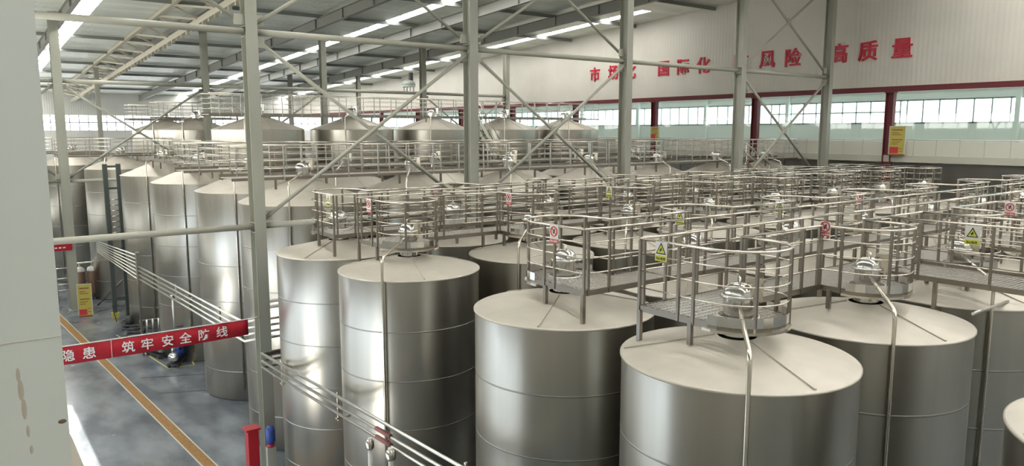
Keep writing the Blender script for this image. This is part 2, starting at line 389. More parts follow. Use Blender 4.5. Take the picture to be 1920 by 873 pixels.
for i, (x, y) in enumerate([(11.6, 78.), (20.6, 76.), (28.9, 76.), (36.5, 76.)]):
    hcol('steel_column', x, y, .36, .44, 'grey-green steel column, %s of the row by the far gable' % ORD[i], 'column row by the far gable')
def tie(x0, x1, y, z, r, label, group, m='tie'):
    mb = MB().tube([(x0, y, z), (x1, y, z)], r, 12); return tag(link('tie_tube', mb.mesh('tie_tube', m)), label, 'tie', group)
def brace(x0, x1, y, z0, z1, r, label, group, m='tie'):
    b = root('cross_brace', ((x0 + x1) / 2, y, (z0 + z1) / 2), label, 'brace', group)
    hx, hz = (x1 - x0) / 2, (z1 - z0) / 2
    link('diagonal', MB().tube([(-hx, -.04, -hz), (hx, -.04, hz)], r, 8).mesh('diagonal', m), b)
    link('diagonal', MB().tube([(-hx, .06, hz), (hx, .06, -hz)], r, 8).mesh('diagonal', m), b)
    gp = box(-.16, -.02, -.16, .16, .02, .16).mesh('gusset_plate', m)
    link('gusset_plate', gp, b)
    for sx in (-1, 1):
        for sz in (-1, 1): link('gusset_plate', gp, b, (sx * (hx - .1), 0, sz * (hz - .1)))
for i in range(5):
    a, b = C1[i] + .19, C1[i + 1] - .19
    wh = 'between the %s and %s column of the braced row' % (ORD[i], ORD[i + 1])
    tie(a, b, C1Y, 14.3, .10, 'upper tie tube ' + wh, 'tie tubes of the braced row')
    if i < 3: tie(a, b, C1Y, 8.33, .095, 'lower tie tube ' + wh, 'tie tubes of the braced row')
    if i in (1, 2, 4):
        brace(a, b, C1Y, 8.55, 14.1, .065, 'X brace under the upper tie, %s and %s braced columns' % (ORD[i], ORD[i + 1]), 'cross braces of the braced row')
    if i in (0, 1, 2, 4):
        brace(a, b, C1Y, 14.55, roof_z(C1Y) - .5, .06, 'X brace up to the roof, %s and %s braced columns' % (ORD[i], ORD[i + 1]), 'cross braces of the braced row')
for i in range(4):
    a, b = C2[i] + .22, C2[i + 1] - .22
    wh = 'between the %s and %s column behind the tall tanks' % (ORD[i], ORD[i + 1])
    tie(a, b, C2Y, 14.35, .12, 'upper tie tube ' + wh, 'ties behind the tall tanks')
    if i == 0: tie(a, b, C2Y, 8.2, .10, 'lower tie tube ' + wh, 'ties behind the tall tanks')
    if i in (0, 1, 3): brace(a, b, C2Y, 8.4, 14.1, .07, 'slim X brace ' + wh, 'braces behind the tall tanks', 'paint')
tie(-1.4, C2[0] - .25, C2Y, 14.35, .12, 'upper tie tube from the aisle wall to the column by the yellow floor board', 'ties behind the tall tanks')
tie(-1.4, C2[0] - .25, C2Y, 8.2, .10, 'lower tie tube from the aisle wall to the column by the yellow floor board', 'ties behind the tall tanks')
brace(-1.4, C2[0] - .25, C2Y, 8.4, 14.1, .07, 'slim X brace beside the aisle wall before the far gable', 'braces behind the tall tanks', 'paint')
# white pillar right beside the viewer
wp = root('white_pillar', (0, 2.2, 0), 'white painted steel pillar with rust runs close to the viewer', 'pillar', kind='thing')
PX = .203
link('shaft', MB().box(PX - .56, 0, 0, PX, .5, roof_z(2.8) - .03).mesh('shaft', 'pillar'), wp)

for zz, w_, h_ in ((-.61, .007, .05), (-.65, .010, .07), (-.70, .009, .07), (-.76, .006, .04), (-.81, .006, .03)):
    link('rust_run', MB().lathe([[(.5, 0), (.3, .0012), (.001, .0016)]], 12).mesh('rust_run', 'rust'), wp, (PX - .094 + .07 * (-.7 - zz), 0, EYE + zz), rot=(PI/2, 0, 0)).scale = (w_ * 1.3, h_ * .8, 1)
link('rust_patch', MB().lathe([[(.5, 0), (.3, .0012), (.001, .0016)]], 12).mesh('rust_patch', 'rustdark'), wp, (PX - .014, 0, EYE - .752), rot=(PI/2, 0, 0)).scale = (.02, .012, 1)
link('ledge', box(PX - .6, .52, EYE - 1.4, .285, .86, EYE - 1.1).mesh('ledge', 'cream'), wp)
link('hook', MB().tube([(.20, .84, EYE - 1.12), (.215, .86, EYE - 1.06), (.25, .87, EYE - 1.05)], .008, 6).mesh('hook', 'dark'), wp)
link('weld_line', box(PX - .56, -.002, EYE - .525, PX, .001, EYE - .5235).mesh('weld_line', 'line'), wp)
# ---------------------------------------------------------------- tanks
def arc(c, r, a0, a1, n): return [(c[0] + r*math.cos(a0 + (a1-a0)*k/n), c[1] + r*math.sin(a0 + (a1-a0)*k/n)) for k in range(n + 1)]
def make_tank(R, rim, cone, neck, mtop, name, label, cat, group, pipe_angle, nb=6, band=1.22, ribs=3):
    t = root(name, (0, 0, 0), label, cat, group)
    link('shell', MB().lathe([[(R - .06, 0), (R, .05), (R, rim)]], 80).mesh('shell', 'steel'), t)
    ap = rim + cone
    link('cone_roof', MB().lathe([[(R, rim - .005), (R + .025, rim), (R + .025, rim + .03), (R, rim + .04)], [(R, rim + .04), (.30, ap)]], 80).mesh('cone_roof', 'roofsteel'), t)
    bm = MB().lathe([[(R - .004, -.022), (R + .003, -.016), (R + .004, 0), (R + .003, .016), (R - .004, .022)]], 80).mesh('weld_band', 'seam')
    for k in range(nb): link('weld_band', bm, t, (0, 0, rim - band * (k + 1)))
    rb = MB()
    sl = (rim + .04 - ap) / (R - .30)
    rb.bar((.34, 0, ap + .012 + sl*.04), (R - .04, 0, rim + .052 - sl*.04), .035, .02); rm = rb.mesh('roof_seam', 'roofsteel')
    for k in range(ribs): link('roof_seam', rm, t, rz=pipe_angle + .55 + 2 * PI * k / ribs)
    a0 = ap; ap = mtop - .5
    mh = link('manhole', MB().lathe([[(neck, a0 - .10), (neck, ap + .34)], [(neck, ap + .34), (neck + .05, ap + .34), (neck + .05, ap + .38), (neck, ap + .38)]], 28).mesh('manhole', 'polished'), t)
    link('lid', MB().lathe([[(neck + .01, ap + .38), (neck, ap + .46), (neck * .78, ap + .53), (neck * .4, ap + .565), (.001, ap + .575)]], 28).mesh('lid', 'polished'), mh)
    cp = MB().box(neck - .02, -.05, ap + .30, neck + .13, .05, ap + .62).box(neck - .1, -.09, ap + .60, neck + .16, .09, ap + .65).tube([(neck + .05, 0, ap + .2), (neck + .05, 0, ap + .62)], .035)
    link('clamp', cp.mesh('clamp', 'rail'), mh, rz=pipe_angle + 1.2)
    hx = MB().tube([(-neck * .6, 0, ap + .52), (-neck * .6, 0, ap + .66), (neck * .6, 0, ap + .66), (neck * .6, 0, ap + .52)], .014, 6); link('lid_handle', hx.mesh('lid_handle', 'rail'), mh, rz=pipe_angle)
    vp = MB().tube([(neck - .02, 0, ap + .20), (neck + .2, 0, ap + .18), (R - .05, 0, ap - .02), (R + .04, 0, ap - .07), (R + .075, 0, ap - .18), (R + .075, 0, .5)], .036, 8)
    link('vent_pipe', vp.mesh('vent_pipe', 'rail'), t, rz=pipe_angle)
    return t

# ---------------------------------------------------------------- walkway sections with grating, kick plates, rails and posts
def make_bay(label, group, p, y0, y1, deck, base_z, bulge=0, first=False, hole=.31, hb=.75, rail_h=1.12, sgn=-1, leg_z=None, last=False, arcr=.75):
    """local origin = tank centre; strip y0..y1 on the side away from the bulge; sgn -1: bulge towards -y"""
    t = root('walkway_section', (0, 0, 0), label, 'walkway', group)
    my = (lambda y: y) if sgn < 0 else (lambda y: -y)
    xa, xb = (-hb if first else -p / 2), p / 2
    if bulge:
        A = arc((0, 0), arcr, PI, 2 * PI, 14)
        near = ([(-hb, y1)] if first else [(xa, y0), (-hb, y0)]) + A + [(hb, y0), (xb, y0)]
        far = [(-hb, y1), (xb, y1)] if first else [(xa, y1), (xb, y1)]
    else:
        near = ([(xa, y1), (xa, y0)] if first else [(xa, y0)]) + [(xb, y0)] + ([(xb, y1)] if last else [])
        far = [(xa, y1), (xb, y1)]
    near = [(x, my(y)) for x, y in near]; far = [(x, my(y)) for x, y in far]
    # deck grating
    g = MB()
    def bars(vals, span, along_y):
        for c in vals:
            segs = span(c)
            for a, b in segs:
                if b - a < .02: continue
                if along_y: g.box(c - .006, min(my(a), my(b)), deck - .035, c + .006, max(my(a), my(b)), deck)
                else: g.box(a, my(c) - .006, deck - .030, b, my(c) + .006, deck - .004)
    def cut(a, b, h):
        if h <= 0: return [(a, b)]
        return [(a, max(a, min(b, -h))), (min(b, max(a, h)), b)]
    def span_y(x):
        lo = y0
        if bulge and abs(x) < arcr: lo = -math.sqrt(arcr ** 2 - x ** 2)
        return cut(lo, y1, math.sqrt(hole ** 2 - x ** 2) if abs(x) < hole else 0)
    def span_x(y):
        if y >= y0: a, b = xa, xb
        elif y >= 0: a, b = -hb, hb
        else:
            w = math.sqrt(max(0, arcr ** 2 - y * y)); a, b = -w, w
        return cut(a, b, math.sqrt(hole ** 2 - y ** 2) if abs(y) < hole else 0)
    n = int((xb - xa) / .085); bars([xa + .03 + .085 * k for k in range(n)], span_y, True)
    ylo = (-arcr + .04) if bulge else y0 + .03
    n = int((y1 - ylo) / .13); bars([ylo + .13 * k for k in range(n + 1)], span_x, False)
    link('deck_grating', g.mesh('deck_grating', 'grate'), t)
    kp = MB().ribbon(near, deck - .09, deck + .012, .014); link('edge_channel', kp.mesh('edge_channel', 'post'), t)
    kp = MB().ribbon(far, deck - .09, deck + (.012 if bulge else .10), .014); link('edge_channel', kp.mesh('edge_channel', 'post'), t)
    if bulge:
        A2 = [(x * 1.012, my(y * 1.012)) for x, y in A]
        link('kick_plate', MB().ribbon(A2, deck - .02, deck + .13, .008).mesh('kick_plate', 'polished'), t)
        link('kick_plate', MB().ribbon([(x * 1.03, my(y * 1.03)) for x, y in arc((0, 0), arcr, PI * .97, PI * 2.03, 16)], deck - .12, deck - .08, .05).mesh('kick_plate', 'rail'), t)
    if hole: link('manhole_ring', MB().lathe([[(hole, deck - .05), (hole, deck + .015)], [(hole, deck + .015), (hole + .02, deck + .015), (hole + .02, deck - .05)]], 28).mesh('manhole_ring', 'grate'), t)
    for path in (near, far):
        link('handrail', MB().tube([(x, y, deck + rail_h) for x, y in path], .023, 7).mesh('handrail', 'rail'), t)
        for q in (.28, .53, .78): link('midrail', MB().tube([(x, y, deck + rail_h * q) for x, y in path], .0125, 6).mesh('midrail', 'rail'), t)
    # posts
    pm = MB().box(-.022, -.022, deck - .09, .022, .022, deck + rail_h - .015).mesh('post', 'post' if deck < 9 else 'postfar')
    pts = []
    if bulge:
        if first: pts += [(-hb, y1), (-hb + .10, y1), (-hb, .58), (-hb, .28)]
        else: pts += [(-hb - .10, y0), (-hb, y0), (-hb, .12), ((xa - hb) / 2, y0)]
        for a in (235, 305, 345): pts.append((arcr * math.cos(math.radians(a)), arcr * math.sin(math.radians(a))))
        pts += [(hb, y0), (hb + .10, y0), ((xb + hb) / 2, y0)]
        nf = 3
        for k in range(nf): pts.append((xa + (xb - xa) * (k + .5 + (.25 if first else 0)) / nf * (.92 if first else 1), y1))
    else:
        nf = max(2, int(round((xb - xa) / 1.25)))
        for k in range(nf):
            pts += [(xa + (xb - xa) * (k + .5) / nf, y0), (xa + (xb - xa) * (k + .5) / nf, y1)]
        if first: pts += [(xa, y0), (xa, y1)]
        if last: pts += [(xb, y0), (xb, y1)]
    for x, y in pts: link('post', pm, t, (x, my(y), 0))
    # support legs standing on the cones
    R, rim, cone = base_z
    cand = [(-hb, y1 - .02), (hb, y1 - .02), (hb, y0 - .2), (-hb, y0 - .2)] if bulge else [(-.95, y0), (.95, y0), (.95, y1), (-.95, y1)]
    for x, y in cand:
        d = math.hypot(x, y)
        z = rim + .04 + cone * max(0, (R - d) / (R - .3)) if d < R else rim - .02
        link('leg', box(-.035, -.035, z - .01, .035, .035, deck - .06).mesh('leg', 'post'), t, (x, my(y), 0))
    return t

# ---- the field of round-cage tanks, four rows
TR, TRIM, TCONE, TDECK = 1.8, 7.75, .36, 8.43
ROWS = [('front', 7.0, 9.75, 3.95, -1), ('second', 11.15, 9.75, 3.95, 1), ('third', 16.85, 9.4, 4.05, -1), ('fourth', 20.75, 9.2, 4.05, 1)]
GT = 'stainless tanks under the round-cage walkways'; GW = 'walkway sections with round cages'
tA = make_tank(TR, TRIM, TCONE, .23, TDECK + .46, 'storage_tank', 'x', 'tank', GT, math.radians(221))
tB = make_tank(TR, TRIM, TCONE, .23, TDECK + .46, 'storage_tank', 'x', 'tank', GT, math.radians(62))
bay = {}
for s in (-1, 1):
    for p in (3.95, 4.05):
        for fi in (True, False):
            if (s, p, fi) not in bay:
                bay[(s, p, fi)] = make_bay('x', GW, p, .52, 1.40, TDECK, (TR, TRIM, TCONE), 1, fi, sgn=s)
used = set()
def place(src, key, loc, label):
    if key not in used:
        used.add(key); src.location = loc; src['label'] = label; return src
    return copy_tree(src, loc, label)
NK = 8
for rn, y, x0, p, s in ROWS:
    for k in range(NK):
        x = x0 + p * k
        if x > 40.2: continue
        what = 'first, beside the pipe aisle,' if k == 0 else ORD[k] + ' from the pipe aisle'
        place(tA if s < 0 else tB, ('t', s), (x, y, 0), 'cone-roofed stainless tank, %s in the %s cage row' % (what, rn))
        place(bay[(s, p, k == 0)], ('b', s, p, k == 0), (x, y, 0), 'railed walkway and round cage over the %s tank of the %s cage row' % (ORD[k], rn))
for k_, o_ in bay.items():
    if ('b',) + k_ not in used: 
        for c_ in list(o_.children): bpy.data.objects.remove(c_)
        bpy.data.objects.remove(o_)
# the tank poking into the corner of the view
copy_tree(tA, (10.93, 1.72, 0), 'cone-roofed stainless tank standing alone in front of the front cage row', 0)
# straight walkway branching towards the viewer
for i, y in enumerate((5.55, 1.65)):
    b = make_bay('straight railed walkway, %s stretch of the branch towards the viewer' % ORD[i], 'branch walkway', 3.9, -.75, .75, TDECK, (TR, TRIM - .15, 0), 0, i == 9, hole=0, last=False)
    b.location = (16.15, y, 0); b.rotation_euler = (0, 0, -PI / 2)

# ---- the field of wider tanks beyond the column row
FR, FRIM, FCONE, FDECK = 2.3, 8.75, .86, 9.68
GF = 'wide stainless tanks beyond the braced columns'; GFW = 'walkways over the wide tanks'
fT = make_tank(FR, FRIM, FCONE, .28, FDECK + .42, 'wide_tank', 'x', 'tank', GF, math.radians(236), 5, 1.5)
FX = [10.2 + 4.93 * k for k in range(7)]
fpos = []
for k, x in enumerate(FX[:5] + [34.7, 39.33]):
    fpos.append((10.5 if k == 0 else x, 26.6 if k == 0 else 26.8, 'wide cone-roofed tank, %s from the aisle in the row behind the braced columns' % ORD[k]))
for k, x in enumerate(FX[:5] + [34.7]):
    fpos.append((10.6 if k == 0 else x, 32.9 if k == 0 else 33.2, 'wide cone-roofed tank, %s from the aisle in the second row behind the braced columns' % ORD[k]))
fpos += [(10.3, 39.9, 'wide cone-roofed tank, third along the aisle behind the pipe rack'), (10.25, 47.7, 'wide cone-roofed tank, fourth along the aisle behind the pipe rack'),
         (9.7, 57.4, 'wide dark tank behind the green ladder tower'), (7.8, 66.3, 'wide tank beyond the brown filter vessels, beside the far pillar')]
for i, (x, y, lb) in enumerate(fpos):
    x = min(x, 39.33)
    if i == 0: fT.location = (x, y, 0); fT['label'] = lb
    else: copy_tree(fT, (x, y, 0), lb)
fb = make_bay('x', GFW, 4.93, -.72, .72, FDECK, (FR, FRIM, FCONE), 0, False)
fb1 = make_bay('x', GFW, 4.93, -.72, .72, FDECK, (FR, FRIM, FCONE), 0, True); 
n = 0
for r_, y in ((0, 26.8), (1, 33.2)):
    for k in range(6):
        lb = 'straight railed walkway over the %s wide tank of the %s row behind the columns' % (ORD[k], ORD[r_])
        if (r_, k) == (0, 0): fb.location = (FX[0], y, 0); fb['label'] = lb
        else: copy_tree(fb, (FX[k], y, 0), lb)
lb = 'straight railed walkway over the wide tank next to the gallery'
fb1.location = (39.3, 26.8, 0); fb1['label'] = lb
fl = make_bay('x', GFW, 7.6, -.72, .72, FDECK, (FR, FRIM, FCONE), 0, False)
for i, (x, y, rz, lb) in enumerate([(10.2, 37.6, PI/2, 'long railed walkway along the aisle over the third wide tank'), (10.1, 45.2, PI/2, 'long railed walkway along the aisle over the fourth wide tank'),
                                   (9.6, 57.4, 0, 'railed walkway over the dark tank behind the ladder tower'), (6.0, 66.3, 0, 'railed walkway over the tank by the far gable')]):
    if i == 0: fl.location = (x, y, 0); fl.rotation_euler = (0, 0, rz); fl['label'] = lb
    else: copy_tree(fl, (x, y, 0), lb, rz)

# ---- tall tanks at eye level
HR, HRIM, HCONE, HDECK = 2.52, 11.36, .82, 12.22
GH = 'tall tanks in the row behind'; GHW = 'high walkways over the tall tanks'
hT = make_tank(HR, HRIM, HCONE, .3, HDECK + .42, 'tall_tank', 'x', 'tank', GH, math.radians(236), 7, 1.5, 5)
hb_ = make_bay('x', GHW, 5.77, -.75, .75, HDECK, (HR, HRIM, HCONE), 0, False)
HX = [14.4 + 5.77 * k for k in range(5)]
for k, x in enumerate(HX):
    lb = 'tall cone-roofed tank at eye level, %s from the aisle in the tall row' % ORD[k]
    lw = 'high railed walkway over the %s tall tank' % ORD[k]
    if k == 0: hT.location = (x, 43, 0); hT['label'] = lb; hb_.location = (x, 43, 0); hb_['label'] = lw
    else: copy_tree(hT, (x, 43, 0), lb); copy_tree(hb_, (x, 43, 0), lw)
for x, y, a in [(14.9, 58.2, 'second'), (14.6, 66.0, 'third')]:
    copy_tree(hT, (x, y, 0), 'tall cone-roofed tank half hidden, %s along the aisle among the tall tanks' % a)
    copy_tree(hb_, (x, y, 0), 'high railed walkway over the half hidden %s tall tank' % a)

# ---- stairs between the walkway levels
def stair(x0, x1, y, z0, z1, label):
    t = root('stair_flight', (x0, y, z0), label, 'stairs', 'steel stair flights')
    dx, dz = x1 - x0, z1 - z0; w = .7
    for yy in (0, w):
        link('stringer', MB().bar((0, yy, 0), (dx, yy, dz), .03, .2).mesh('stringer', 'rail'), t)
        link('handrail', MB().tube([(0, yy, 1.0), (dx, yy, dz + 1.0)], .025, 7).mesh('handrail', 'rail'), t)
        link('midrail', MB().tube([(0, yy, .5), (dx, yy, dz + .5)], .015, 6).mesh('midrail', 'rail'), t)
        for q in (0, .5, 1): link('post', MB().tube([(dx*q, yy, dz*q), (dx*q, yy, dz*q + 1.0)], .02, 6).mesh('post', 'rail'), t)
    for q in (.1, .9):
        for yy in (0, w): link('leg', box(-.04, -.04, -z0, .04, .04, dz*q - .05).mesh('leg', 'post'), t, (dx*q, yy, 0))
    n = max(4, int(abs(dz) / .2)); tr = box(-.12, 0, -.02, .12, w, .02).mesh('tread', 'grate')
    for k in range(1, n): link('tread', tr, t, (dx*k/n, 0, dz*k/n))
stair(33.2, 35.3, 23.75, FDECK, TDECK + .1, 'steel stair down from the wide-tank walkway to the cage rows')
stair(24.9, 26.7, 36.4, HDECK, FDECK, 'steel stair down from the tall-tank walkway to the wide tanks')

# ---------------------------------------------------------------- floor markings
dr = root('floor_drain', (0, 0, 0), 'long rusty orange drain channel across the grey floor', 'drain')
def strip(p0, p1, w, off, z0, z1, m, nm, par):
    a = Vector((*p0, 0)); b = Vector((*p1, 0)); d = (b - a).normalized(); nrm = Vector((-d.y, d.x, 0)) * off
    return link(nm, MB().bar((a + nrm) + Vector((0, 0, (z0+z1)/2)), (b + nrm) + Vector((0, 0, (z0+z1)/2)), w, z1 - z0).mesh(nm, m), par)
D0, D1 = (4.45, 58.0), (7.25, 10.0)
strip(D0, D1, .34, 0, .001, .008, 'drain', 'grating', dr)
for s in (-1, 1): strip(D0, D1, .05, .20 * s, .001, .010, 'line', 'edge_strip', dr)
def marking(name, pts, w, m, label, cat):
    mb = MB()
    for a, b in zip(pts, pts[1:]): mb.bar((*a, .004), (*b, .004), w, .006)
    return tag(link(name, mb.mesh(name, m)), label, cat)
marking('floor_joint', [(6.4, 36.9), (12.0, 34.2)], .06, 'joint', 'thin dark joint line in the floor, nearer the blue pumps', 'joint')
marking('floor_joint', [(6.6, 34.2), (12.0, 31.6)], .06, 'joint', 'thin dark joint line in the floor, before the wide tanks', 'joint')
marking('floor_joint', [(4.6, 51.4), (8.6, 53.4)], .06, 'joint', 'thin dark joint line in the floor by the yellow board', 'joint')
marking('floor_marking', [(6.85, 45.8), (7.75, 37.6), (8.9, 37.5), (9.0, 38.6)], .06, 'yline', 'pale yellow painted line round the pump bay on the floor', 'marking')

# ---------------------------------------------------------------- pipe runs along the aisle
PXX = 7.25
def pipe_run(pts, label, group, r=.038):
    t = link('process_pipe', MB().tube(pts, r, 8).mesh('process_pipe', 'pipe')); return tag(t, label, 'pipe', group)
for k, dz in enumerate((0, .085, .24, .44)):
    x = PXX + (.1 if k == 1 else 0)
    pipe_run([(9.3, 22.3, 4.56 - dz), (x, 22.3, 4.56 - dz), (x, 12.0, 5.03 - dz), (x, 2.0, 5.5 - dz)],
             'bright steel pipe, %s from the top of the run in front of the cage tanks' % ORD[k], 'pipes in front of the cage tanks')
for k in range(4):
    dz = .21 * k
    pipe_run([(PXX, 40.4, 4.62 - dz), (PXX, 22.9, 5.24 - dz), (PXX + .0, 19.6, 5.36 - dz)] if k < 0 else [(PXX, 40.4, 4.62 - dz), (PXX, 23.9, 5.20 - dz), (9.0, 23.9, 5.2 - dz)],
             'bright steel pipe, %s from the top of the run past the wide tanks' % ORD[k], 'pipes past the wide tanks')
for k in range(7):
    dz = .20 * k
    pipe_run([(PXX - .05, 40.72, 5.17 - dz), (PXX - .05, 53.0, 4.42 - dz * .55)], 'bright steel pipe, %s from the top of the seven-pipe rack by the ladder tower' % ORD[k], 'pipes of the seven-pipe rack')
ep = root('pipe_bracket', (PXX, 40.65, 3.7), 'dark steel end bracket where the seven-pipe rack meets the four pipes', 'bracket')
link('plate', box(-.06, -.16, 0, .10, .16, 1.6).mesh('plate', 'post'), ep)
link('leg', box(-.05, -.05, -3.7, .05, .05, 0).mesh('leg', 'post'), ep)
def support(y, z, x1, i):
    t = root('pipe_bracket', (PXX, y, z), 'short steel bracket holding the aisle pipes to a tank, %s from the viewer' % ORD[i], 'bracket', 'pipe brackets')
    link('arm', box(0, -.025, -.62, x1 - PXX, .025, -.57).mesh('arm', 'rail'), t)
    link('clamp_bar', box(.04, -.03, -.66, .09, .03, .08).mesh('clamp_bar', 'rail'), t)
for i, (y, z, x1) in enumerate([(7.0, 5.27, 8.0), (11.1, 5.08, 8.0), (16.85, 4.8, 7.65), (20.75, 4.62, 7.45), (26.8, 5.06, 7.95), (33.2, 4.84, 7.95)]): support(y, z, x1, i)
def drop(pts, label, r=.05, m='signwhite'):
    t = root('valve_drop', pts[0], label, 'pipe', 'vertical branch pipes')
    b = Vector(pts[0]); link('riser', MB().tube([Vector(p) - b for p in pts], r, 8).mesh('riser', m), t)
    link('valve', MB().lathe([[(r*1.1, -.28), (r*1.9, -.24), (r*1.9, -.08), (r*1.1, -.04)]], 12).mesh('valve', 'rail'), t)
drop([(PXX - .12, 14.75, 4.45), (PXX - .12, 14.75, 0)], 'white vertical pipe under the pipe run, beside the pipes with painted red reflections')
drop([(PXX - .12, 13.75, 4.56), (PXX - .12, 13.75, 0)], 'second white vertical pipe under the pipe run', .06)
drop([(8.2, 38.0, 3.6), (8.2, 38.0, 1.9), (8.6, 38.0, 1.9)], 'steel drop pipe with valve on the wide tank by the blue pumps', .05, 'pipe')
drop([(7.9, 22.4, 4.3), (7.9, 22.4, 3.2), (8.5, 22.4, 3.3)], 'dark drop pipe beside the second braced column', .03, 'seam')
wr = root('pipe_reflection', (PXX, 14.3, 0), 'dull red sleeves standing in for pink reflections on the pipes above the white risers', 'band')  # faint pinkish reflections on the steel, put in as coloured sleeves
for dz in (.24, .44):
    link('pink_reflection', MB().tube([(0, -.35, 4.955 - dz), (0, .35, 4.92 - dz)], .052, 8).mesh('pink_reflection', 'pink_reflection'), wr)

# ---------------------------------------------------------------- banners and boards
bn = root('safety_banner', (4.3, C1Y - .25, 5.2), 'red cloth banner with white Chinese characters strung beside the second braced column', 'banner')
BX0, BX1 = 1.2, 7.18
cloth = MB(); N = 40
vs = []; 
for i in range(N + 1):
    x = BX0 + (BX1 - BX0) * i / N - 4.3; sag = -.03 * math.sin(PI * i / N); wv = .012 * math.sin(i * 1.3)
    for yy in (-.006, .006):
        vs += [(x, wv + yy, -.25 + sag), (x, wv + yy, .25 + sag)]
fs = []
for i in range(N):
    a = i * 4; b = a + 4
    fs += [(a, b, b+1, a+1), (a+2, a+3, b+3, b+2), (a+1, b+1, b+3, a+3), (a, a+2, b+2, b)]
fs += [(0, 1, 3, 2), (N*4, N*4+2, N*4+3, N*4+1)]
cloth.add(vs, fs, True); link('cloth', cloth.mesh('cloth', 'banner'), bn)
link('top_hem', MB().bar((BX0 - 4.3, 0, .255), (BX1 - 4.3, 0, .255), .03, .022).mesh('top_hem', 'white'), bn)
link('rope', MB().tube([(BX1 - 4.3, 0, .25), (7.55 - 4.3, 0, .27)], .02, 6).mesh('rope', 'white'), bn)
link('seam', MB().bar((3.33 - 4.3, -.02, -.26), (3.33 - 4.3, -.02, .24), .012, .008, (0, 1, 0)).mesh('seam', 'white'), bn)
for ch, x in [('隐', 2.26), ('患', 2.77), ('筑', 3.76), ('牢', 4.26), ('安', 4.81), ('全', 5.31), ('防', 5.84), ('线', 6.37)]:
    i = (x - BX0) / (BX1 - BX0); link('character', text_mesh(ch, .35, 'white', .004, .012), bn, (x - 4.3, -.028, -.03 * math.sin(PI * i)))
for z, lb in ((5.62, 'upper'), (5.42, 'lower')):
    tag(link('tie_tube', MB().tube([(7.9, 24.6, z), (9.95, 24.6, z)], .06, 8).mesh('tie_tube', 'signwhite')), 'short white pipe behind the second braced column, %s of two' % lb, 'pipe', 'short white pipes')
sb = root('red_banner', (5.4, 53.6, 4.3), 'small red banner hung low on the column by the yellow floor board', 'banner')
link('cloth', box(-.55, -.01, -.4, .52, .01, .36).mesh('cloth', 'banner'), sb)
for k in range(3): link('mark', MB().box(-.42 + .22*k, -.016, -.24, -.28 + .22*k, -.01, -.16).mesh('mark', 'white'), sb)

def notice_board(x, y, z, rz, label, w=.62, h=1.55):
    t = root('notice_board', (x, y, z), label, 'sign', 'yellow notice boards', rz)
    link('board', box(-w/2, -.03, .08, w/2, .03, h).mesh('board', 'yellow'), t)
    fr = MB().box(-w/2 - .04, -.04, .04, -w/2, .04, h + .03).box(w/2, -.04, .04, w/2 + .04, .04, h + .03).box(-w/2, -.04, h, w/2, .04, h + .03)
    link('frame', fr.mesh('frame', 'line'), t)
    link('base', box(-w/2, -.12, 0, w/2, .12, .07).mesh('base', 'wood'), t)
    link('red_panel', box(-w/2 + .02, -.036, .12, w*.12, -.03, .46).mesh('red_panel', 'signred'), t)
    for a, b, c, d in ((-.36, 1.34, .36, 1.40), (-.36, 1.20, .10, 1.235), (-.36, 1.10, .30, 1.135), (-.36, .82, .36, .87), (-.36, .70, .22, .735), (-.36, .60, .05, .635), (.18, .36, .40, .39), (.18, .22, .40, .25)):
        link('printing', box(w*a, -.037, b*h/1.55, w*c, -.031, d*h/1.55).mesh('printing', 'wood'), t)
notice_board(6.15, 51.6, 0, -.25, 'yellow notice board with red corner standing on the floor by the drain', .72, 2.0)
notice_board(41.50, 20.05, 9.98, -PI/2, 'yellow notice board on the gallery edge beside the column under the slogan end', .8, 1.56)
notice_board(41.52, 37.6, 10.6, -PI/2, 'smaller yellow notice board fixed to the farther red column over the stair', .7, 1.0)

